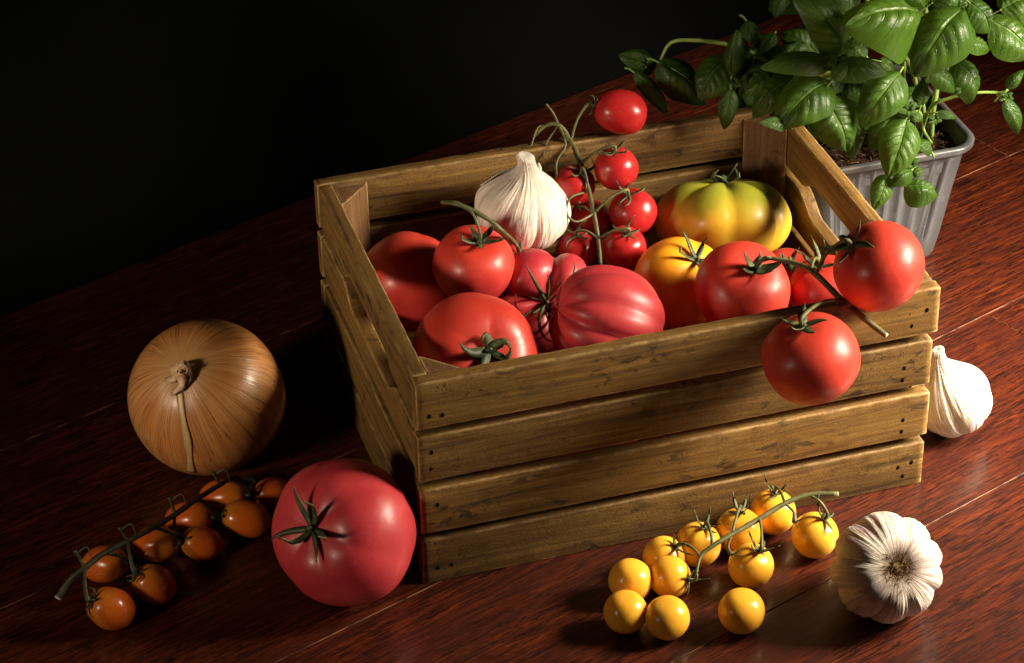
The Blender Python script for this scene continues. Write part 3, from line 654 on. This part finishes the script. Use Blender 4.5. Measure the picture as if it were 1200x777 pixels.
# ------------------------------------------------------------------ garlic
def garlic(p, R, ax, spin, seed, label, neck=1.0, neck_lean=(0, 0), H=.82, lobes=9, roots=False, group='garlic bulbs', rdepth=.09):
    rnd = random.Random(seed); ws = [rnd.uniform(.7, 1.35) for _ in range(lobes)]; t = sum(ws); acc = [0]
    for w_ in ws: acc.append(acc[-1] + w_ / t * 2 * PI)
    am = [rnd.uniform(.6, 1.3) for _ in ws]
    def lob(th):
        th %= 2 * PI
        for i in range(lobes):
            if th <= acc[i + 1] + 1e-9:
                t = (th - acc[i]) / (acc[i + 1] - acc[i]); return (math.sin(PI * t)) ** .7, am[i]
        return 1, 1
    prof = [(.0, -.60), (.10, -.62), (.20, -.66), (.38, -.70), (.60, -.66), (.80, -.52), (.95, -.28), (1.0, 0), (.97, .22), (.86, .45), (.70, .64), (.52, .80), (.37, .93), (.27, 1.04), (.215, 1.14), (.195, 1.22), (.18, 1.31), (.19, 1.38), (.13, 1.43), (.0, 1.42)]
    if neck < .6: prof = prof[:13] + [(.25, .96), (.15, 1.0), (.0, 1.0)]
    K = []
    for i in range(len(prof) - 1):
        for s in range(4):
            t = s / 4; a = prof[max(0, i - 1)]; b = prof[i]; c = prof[i + 1]; d = prof[min(len(prof) - 1, i + 2)]
            K.append(tuple(.5 * (2 * b[q] + (c[q] - a[q]) * t + (2 * a[q] - 5 * b[q] + 4 * c[q] - d[q]) * t * t + (3 * b[q] - a[q] - 3 * c[q] + d[q]) * t ** 3) for q in (0, 1)))
    K.append(prof[-1]); n = 220; rings = []
    for (r, z) in K:
        r = max(r, .004); row = []
        for j in range(n):
            th = 2 * PI * j / n; l, a_ = lob(th); wl_ = rdepth * a_ * (1 - l) * min(1, r * 1.6) * (1 if z < .5 else max(.15, 1.6 - 1.2 * z))
            fine = noise.noise(Vector((math.cos(th) * 9, math.sin(th) * 9, z * 1.2 + seed * 5))) * (.012 if z < .1 else .024) + noise.noise(Vector((math.cos(th) * 20, math.sin(th) * 20, z * 2 + seed))) * .016
            rr = r * (1 - wl_ * 1.6 + fine * (1 + max(0, min(1, (z - .7) * 3)) * 3.0 + (z < -.4) * .8)); zz = z * (1 - .15 * wl_)
            lean = max(0, z - .6)
            row.append(Vector((R * rr * math.cos(th) + neck_lean[0] * lean * lean * R, R * rr * math.sin(th) + neck_lean[1] * lean * lean * R, R * zz * (H / .7) * (neck if z > .9 else 1))))
        rings.append(row)
    m = MB(); m.rings(rings); me = m.me('garlic_bulb'); o = link('garlic_bulb', me, M['garlic']); frame(o, p, ax, spin); tag(o, label, 'garlic', group)
    # loose papery flakes
    for q in range(0 if seed == 9 else 2):
        th = rnd.uniform(0, 6.28); mm = MB(); pts = []; nr = []; wd = []
        for k in range(7):
            t = k / 6; ph = .55 + .5 * t; rr = R * (.60 + .35 * t); zz = R * (.86 - .42 * t) * (H / .7)
            pts.append(Vector((rr * math.cos(th), rr * math.sin(th), zz - .0005 + .002 * (1 - t) ** 2))); nr.append(Vector((math.cos(th) * .8, math.sin(th) * .8, .7)).normalized()); wd.append(.0018 * math.sin(PI * (.1 + .8 * t)))
        mm.blade(pts, nr, wd, .0003); link('skin_flake', mm.me('skin_flake'), M['garlic'], o)
    m = MB(); N = 230 if roots else 40; zb = -.60 * R * H / .7
    for i in range(N):
        a = rnd.uniform(0, 6.28); r = R * (.25 if roots else .18) * math.sqrt(rnd.random()); b = Vector((r * math.cos(a), r * math.sin(a), zb + .001)); l = rnd.uniform(.0035, .0085)
        d = Vector((math.cos(a) * rnd.uniform(.0, 1.1), math.sin(a) * rnd.uniform(.0, 1.1), -rnd.uniform(.4, 1))).normalized(); d2 = (d + Vector((rnd.uniform(-1, 1), rnd.uniform(-1, 1), rnd.uniform(-.4, .8)))).normalized()
        m.tube([b, b + d * l * .5, b + d * l * .6 + d2 * l * .5], [.0003, .00025, .00015], 4, 2)
    m.rings([[(R * .17 * math.cos(k * PI / 8), R * .17 * math.sin(k * PI / 8), zb + .001) for k in range(16)], [(R * .10 * math.cos(k * PI / 8), R * .10 * math.sin(k * PI / 8), zb - .0022) for k in range(16)]][::-1])
    link('roots', m.me('roots'), M['root'], o)
    return o
pg = at(612, 246, 2, .130)
garlic(pg, rad(pg, 57), (axis(.18, .78)), .5, 4, 'white garlic bulb with a tall dry neck standing among the tomatoes in the crate', neck_lean=(.15, .25), H=.63, lobes=7, rdepth=.055)
pg, Rg = rest(1117, 468, 46, 1.0)
garlic(pg, Rg, axis(-.42, .75), 1.5, 9, 'bright white garlic bulb on the floor behind the right end of the crate', H=.78, lobes=8, neck_lean=(.2, .1), rdepth=.06)
pg, Rg = rest(1039, 665, 66, .93)
garlic(pg, Rg, -axis(.10, .06), .3, 6, 'garlic bulb lying on its side with brown roots facing forward', H=.80, neck=.4, lobes=9, roots=True, rdepth=.06)

# ------------------------------------------------------------------ basil in its pot
PX, PY, PH = .4165, .3075, .102
basil = empty('potted_basil', (PX, PY, 0)); tag(basil, 'bushy green basil plant in a grey ribbed plastic pot behind the crate', 'potted plant')
PO = Vector((PX, PY, 0))
def rsq(hw, cr, z, n=14, flute=0.0, side=26):
    """rounded square ring"""
    out = []; s = hw - cr
    for q in range(4):
        cx, cy_ = ((s, s), (-s, s), (-s, -s), (s, -s))[q]
        for k in range(n + 1):
            a = q * PI / 2 + (PI / 2) * k / n; out.append((cx + cr * math.cos(a), cy_ + cr * math.sin(a), z))
        nx, ny = ((-s, s), (-s, -s), (s, -s), (s, s))[q]; ca = (q + 1) * PI / 2
        ax_, ay_ = cx + cr * math.cos(ca), cy_ + cr * math.sin(ca); bx, by = nx + cr * math.cos(ca), ny + cr * math.sin(ca)
        ox, oy = math.cos(ca), math.sin(ca)
        for k in range(1, side * 4):
            t = k / (side * 4); fl = 0
            if flute:
                x = (t - .5) * 2 * s; ph = (x / .0115) % 1.0; fl = -flute * max(0, math.sin(PI * ph)) ** .7 if abs(x) < s * 1.0 else 0
            out.append((ax_ + (bx - ax_) * t + ox * fl, ay_ + (by - ay_) * t + oy * fl, z))
    return out
m = MB(); rings = []
hb, ht = .0545, .0665
for (z, hw, cr, fl) in [(.0, hb - .004, .018, 0), (.001, hb - .001, .020, 0), (.004, hb, .021, 0), (.018, hb + (ht - hb) * .18, .021, 0), (.021, hb + (ht - hb) * .21, .021, .0006), (.025, hb + (ht - hb) * .25, .021, .0014), (.06, hb + (ht - hb) * .6, .021, .0016), (.088, ht - .001, .021, .0016), (.0915, ht, .021, .0008), (.093, ht, .021, 0),
                        (.0945, ht + .001, .021, 0), (.0955, ht + .0035, .022, 0), (.0975, ht + .005, .023, 0), (.1005, ht + .0052, .023, 0), (.1020, ht + .004, .022, 0), (.1022, ht + .0015, .021, 0), (.1005, ht - .0005, .020, 0), (.098, ht - .0012, .020, 0), (.08, ht - .003, .019, 0)]:
    rings.append(rsq(hw, cr, z, flute=fl))
m.rings(rings, True, False); pot = link('pot', m.me('pot'), M['pot'], basil)
# soil
m = MB(); N = 60; hw = ht - .0015; rs = random.Random(1); g = []
for i in range(N + 1):
    row = []
    for j in range(N + 1):
        x = (i / N * 2 - 1) * hw; y = (j / N * 2 - 1) * hw; d = noise.noise(Vector((x * 60, y * 60, 1))) * .004 + noise.noise(Vector((x * 220, y * 220, 4))) * .003
        k = max(abs(x), abs(y)) / hw
        cxl = max(0, abs(x) - (hw - .02)); cyl = max(0, abs(y) - (hw - .02)); rr = math.hypot(cxl, cyl)
        if rr > .0195: x *= 1 - (rr - .0195) / .02 * .25; y *= 1 - (rr - .0195) / .02 * .25
        row.append((x, y, .0875 + d))
    g.append(row)
m.rings(g, False, False, closed=False); soil = link('soil', m.me('soil'), M['soil'], basil)
m = MB()
for i in range(900):
    x = rs.uniform(-1, 1) * (hw - .006); y = rs.uniform(-1, 1) * (hw - .006); s = rs.uniform(.0008, .0030); z = .0885 + rs.uniform(0, .003)
    c = Vector((x, y, z)); q = [c + Vector((rs.uniform(-1, 1), rs.uniform(-1, 1), rs.uniform(-.6, 1))).normalized() * s for _ in range(6)]
    b = len(m.v); m.v += q
    for t in ((0, 1, 2), (0, 2, 3), (0, 3, 4), (5, 1, 3), (5, 2, 4), (1, 4, 5)): m.f.append(tuple(b + k for k in t))
cl = link('soil_crumb', m.me('soil_crumb', False), M['soil'], soil); cl['kind'] = 'stuff'
m = MB()
for i in range(260):
    x = rs.uniform(-1, 1) * (hw - .008); y = rs.uniform(-1, 1) * (hw - .008); c = Vector((x, y, .091)); a = rs.uniform(0, 6.28); l = rs.uniform(.003, .009)
    d = Vector((math.cos(a), math.sin(a), rs.uniform(-.2, .5))) * l; m.tube([c, c + d * .5 + Vector((0, 0, .001)), c + d], [.0002, .0002, .0001], 4, 2)
cl = link('soil_fibre', m.me('soil_fibre'), M['fibre'], soil); cl['kind'] = 'stuff'
# stems
def bp(px, py, y): return at(px, py, 1, y) - PO
def stem(pts, r, name='stem'):
    m = MB(); m.tube(pts, r, 9, 5, .12, len(pts)); return link(name, m.me(name), M['bstem'], basil)
foot = at(1091, 158, 2, .090) - PO
fx = lambda dx, dy: foot + Vector((dx, dy, -.004))
def cx4(x, y, yy): return bp(720 + x / 2.5, y / 2.5, yy)
yf = foot.y + PO.y - .02
stem([fx(0, 0), cx4(932, 330, yf), cx4(945, 240, yf - .005), cx4(935, 150, yf - .01), cx4(915, 60, yf - .02), cx4(905, -30, yf - .02)], [.0028, .0026, .0024, .0022, .002, .002])
stem([fx(-.012, .004), cx4(905, 330, yf), cx4(885, 250, yf - .004), cx4(860, 180, yf - .01), cx4(790, 90, yf - .02), cx4(740, 0, yf - .03)], [.0022, .0022, .002, .002, .0018, .0016])
stem([fx(-.020, .010), cx4(850, 300, yf), cx4(848, 230, yf), cx4(850, 160, yf), cx4(860, 60, yf)], [.002, .002, .0018, .0018, .0016])
stem([fx(-.03, .0), cx4(835, 330, yf - .01), cx4(760, 240, yf - .015), cx4(660, 170, yf - .03), cx4(600, 60, yf - .03)], [.002, .002, .0018, .0018, .0014])
stem([fx(-.008, .002), cx4(925, 318, yf - .01), cx4(980, 288, yf - .02), cx4(1060, 272, yf - .03), cx4(1130, 270, yf - .035), cx4(1155, 262, yf - .035), cx4(1180, 240, yf - .035)], [.0018, .0016, .0014, .0013, .0012, .001, .0008])
stem([cx4(690, 215, yf - .02), cx4(560, 225, yf - .0), cx4(470, 190, yf + .01), cx4(400, 155, yf + .02), cx4(320, 128, yf + .02), cx4(230, 118, yf + .02), cx4(165, 125, yf + .02), cx4(135, 175, yf + .02)], [.0018, .0019, .002, .002, .0019, .0017, .0015, .001])
stem([cx4(640, 205, yf - .03), cx4(540, 235, yf - .03), cx4(440, 240, yf - .02), cx4(370, 245, yf - .02), cx4(335, 265, yf - .02)], [.0014, .0013, .0012, .001, .0009])
stem([fx(-.002, -.006), cx4(905, 380, yf - .02), cx4(895, 330, yf - .03), cx4(868, 330, yf - .04)], [.0016, .0015, .0013, .001])
rl = random.Random(77)
def leaf(B, Tp, W_, nrm, arch=.10, cup=.25, fold=0.0, seed=0, nu=40, nw=14):
    """B base, Tp tip, W_ full width, nrm the upper side's direction"""
    ax_ = Tp - B; L = ax_.length; ax_.normalize(); nz = (nrm - ax_ * nrm.dot(ax_)).normalized(); sd = nz.cross(ax_)
    vsx = []; fs = []; uvs = []
    tw = random.Random(seed).uniform(-.4, .4); cup = cup * random.Random(seed + 1).uniform(.8, 1.6); arch = arch * random.Random(seed + 2).uniform(.8, 1.5)
    for i in range(nu + 1):
        t = i / nu; wd = W_ / 2 * (math.sin(PI * min(1, t ** .78)) ** .72) * (1 - .12 * t) + .0003
        wd *= 1 + .05 * noise.noise(Vector((t * 5, seed, 0)))
        for j in range(nw + 1):
            s = j / nw * 2 - 1; a = abs(s)
            ph = (t - .30 * a ** 1.3) * 6.5
            puff = W_ * .060 * abs(math.sin(PI * ph)) ** .7 * math.sin(PI * min(1, a * 1.05)) * min(1, 4 * t * (1 - t) + .2)
            z = L * arch * 5 * (t * (1 - t)) - L * arch * 1.0 * t ** 3 - cup * 1.35 * wd * a ** 2.2 + fold * wd * a + puff - W_ * .012 * (a < .05)
            z += W_ * .08 * noise.noise(Vector((t * 2.6 + seed * 2.2, s * 1.7, seed)))
            tws = tw * (t - .5) * s * wd
            y = s * wd * (1 - .14 * cup * a)
            vsx.append(B + ax_ * (L * t) + sd * y + nz * (z + tws)); uvs.append((t, j / nw))
    for i in range(nu):
        for j in range(nw):
            a = i * (nw + 1) + j; fs.append((a, a + nw + 1, a + nw + 2, a + 1))
    me = mesh('leaf', vsx, fs); ul = me.uv_layers.new(name='UVMap')
    for lp in me.loops: ul.data[lp.index].uv = uvs[lp.vertex_index]
    o = link('leaf', me, M['leaf'], basil); o['label'] = ''; del o['label']
    return o
def LF(b, t, w_, yb, yt, na=0.0, nb=.35, arch=.10, cup=.35, fold=0.0, pet=None):
    B = cx4(*b, yb); Tp = cx4(*t, yt); W_ = 1.22 * w_ / 2.5 * ((B + PO) - CC).dot(CD) / CF
    c = 1.0; nrm = CR * na + CU * nb - CD * c
    leaf(B, Tp, W_, nrm.normalized(), arch, cup, fold, seed=len(bpy.data.meshes))
    if pet is None:
        d = (B - Tp).normalized(); pet = B + d * .008 + Vector((0, .006, -.006))
    m = MB(); m.tube([pet, (B + pet) / 2 + Vector((0, 0, .0005)), B + (Tp - B) * .04], [.0011, .0009, .0007], 6, 3); link('leaf_stalk', m.me('leaf_stalk'), M['bstem'], basil)
Y = yf
LV = [((668, 143), (556, 2), 128, Y - .03, Y - .04, -.2, .3, .12, .3), ((892, 48), (695, 52), 205, Y - .07, Y - .09, 0, .5, .12, .45), ((1022, 22), (878, 212), 168, Y - .075, Y - .095, -.15, .3, .10, .35),
      ((1042, 8), (1105, 92), 100, Y - .075, Y - .085, .2, .4, .12, .4), ((1105, 62), (1225, 165), 135, Y - .06, Y - .07, .1, .5, .14, .35), ((930, 200), (1004, 266), 66, Y - .045, Y - .05, .1, .4, .1, .3),
      ((1000, 178), (1062, 302), 98, Y - .035, Y - .045, .3, .4, .14, .45), ((1145, 293), (1192, 396), 50, Y - .04, Y - .045, .2, .2, .1, .3), ((1150, 262), (1200, 208), 36, Y - .04, Y - .04, .3, .2, .15, .6),
      ((638, 180), (438, 182), 82, Y - .045, Y - .055, -.1, .55, .10, .5), ((632, 205), (804, 198), 84, Y - .05, Y - .06, .1, .6, .12, .5), ((838, 212), (722, 366), 122, Y - .045, Y - .06, .0, .3, .12, .35),
      ((632, 238), (474, 366), 142, Y - .05, Y - .065, -.1, .3, .12, .4), ((622, 290), (690, 446), 138, Y - .04, Y - .055, -.1, .35, .12, .4), ((690, 335), (706, 470), 92, Y - .03, Y - .04, .2, .3, .10, .4),
      ((525, 225), (405, 332), 100, Y - .03, Y - .04, -.1, .4, .12, .4), ((485, 205), (378, 262), 112, Y - .02, Y - .03, -.2, .5, .10, .35), ((342, 262), (320, 382), 50, Y - .03, Y - .035, -.1, .2, .1, .3),
      ((345, 222), (356, 92), 54, Y - .025, Y - .02, -.2, .3, .1, .5), ((132, 182), (275, 302), 108, Y + .02, Y + .005, -.1, .4, .12, .4), ((60, 212), (162, 336), 46, Y + .02, Y + .01, -.1, .2, .1, .4),
      ((335, 165), (245, 290), 118, Y - .01, Y - .02, -.4, .3, .1, .3), ((856, 350), (806, 516), 112, Y - .055, Y - .075, .1, .3, .12, .4), ((800, 512), (762, 616), 60, Y - .065, Y - .075, .15, .2, .12, .4),
      ((850, 545), (952, 566), 88, Y - .07, Y - .078, .1, .5, .14, .5), ((872, 498), (812, 536), 48, Y - .07, Y - .075, .0, .5, .14, .6), ((872, 512), (905, 492), 30, Y - .07, Y - .07, .0, .5, .14, .6), ((928, 442), (876, 420), 50, Y - .05, Y - .055, .2, .5, .14, .5),
      ((830, 325), (752, 432), 88, Y - .04, Y - .055, .0, .4, .12, .4), ((898, 310), (906, 232), 48, Y - .04, Y - .035, .3, .2, .1, .4), ((945, 330), (1004, 342), 28, Y - .02, Y - .025, .2, .6, .1, .3), ((880, 335), (800, 312), 44, Y - .045, Y - .05, .0, .5, .1, .4),
      ((870, 330), (905, 350), 34, Y - .05, Y - .055, .2, .4, .1, .4), ((860, 330), (835, 290), 36, Y - .045, Y - .045, .2, .4, .1, .4), ((505, 362), (432, 354), 46, Y - .06, Y - .065, .0, .6, .1, .3), ((600, 160), (495, 95), 100, Y, Y + .01, -.3, .4, .1, .3),
      ((740, 165), (678, 118), 70, Y - .01, Y, 0, .4, .1, .4), ((1020, 120), (1105, 140), 62, Y, Y, .2, .6, .1, .3), ((360, 215), (250, 255), 90, Y, Y, -.3, .4, .1, .3), ((690, 60), (600, -30), 110, Y, Y + .01, -.3, .4, .1, .3),
      ((1130, 30), (1220, -10), 110, Y - .03, Y - .03, .2, .6, .12, .4), ((930, 10), (1010, -40), 90, Y - .03, Y - .03, 0, .6, .12, .4), ((640, 235), (680, 180), 40, Y - .06, Y - .06, 0, .4, .1, .5), ((640, 190), (700, 140), 50, Y - .04, Y - .03, 0, .4, .1, .5),
      ((985, 165), (1040, 150), 44, Y - .045, Y - .045, .2, .4, .1, .4), ((780, 180), (830, 210), 50, Y - .02, Y - .02, .2, .4, .1, .4), ((700, 300), (655, 360), 60, Y, Y, .2, .4, .1, .4), ((560, 250), (460, 300), 80, Y, Y, 0, .4, .1, .4),
      ((580, 200), (500, 260), 80, Y - .01, Y - .01, 0, .4, .1, .4), ((800, 130), (870, 185), 60, Y + .01, Y + .01, 0, .4, .1, .4), ((760, 60), (690, 110), 80, Y + .01, Y + .01, 0, .4, .1, .4), ((900, 100), (960, 180), 60, Y + .01, Y + .0, 0, .4, .1, .4),
      ((120, 200), (20, 160), 70, Y + .03, Y + .03, -.4, .3, .1, .3), ((740, 260), (700, 330), 70, Y - .01, Y - .01, 0, .4, .1, .4)]
for a in LV: LF(*a)
# inner foliage, behind the leaves above
for i in range(95):
    x = rl.uniform(370, 1010) if i < 55 else rl.uniform(360, 720); y = rl.uniform(-60, 330 - max(0, x - 700) * .25) if i < 55 else rl.uniform(90, 290); s_ = rl.uniform(60, 120); a = rl.uniform(.6, 2.9)
    yy = yf + rl.uniform(.0, .05); LF((x, y), (x + s_ * math.cos(a), y + s_ * math.sin(a)), s_ * rl.uniform(.6, .8), yy, yy - .015, rl.uniform(-.3, .3), rl.uniform(.2, .6), .12, .4)
# the crown goes on above the picture's edge; added unseen to shade the left
for i in range(34):
    x = rl.uniform(700, 1180); y = rl.uniform(-330, -50); s_ = rl.uniform(90, 160); a = rl.uniform(0, 6.28)
    yy = yf - rl.uniform(.0, .09); LF((x, y), (x + s_ * math.cos(a), y + s_ * math.sin(a)), s_ * rl.uniform(.6, .8), yy, yy - .015, rl.uniform(-.4, .4), rl.uniform(.3, .8), .12, .4)
# small tufts at the shoot tips
for (x, y, yy, s) in [(655, 180, Y - .055, 22), (745, 365, Y - .0, 16), (860, 320, Y - .055, 22), (372, 240, Y - .025, 20), (1150, 285, Y - .037, 14), (940, 350, Y - .03, 14), (1015, 262, Y - .045, 12), (870, 480, Y - .062, 18)]:
    for k in range(5):
        a = k * 1.3 + x; LF((x, y), (x + s * 1.5 * math.cos(a), y + s * 1.2 * math.sin(a)), s, yy, yy - .002, .3 * math.cos(a), .5, .15, .5, pet=cx4(x, y + 4, yy))
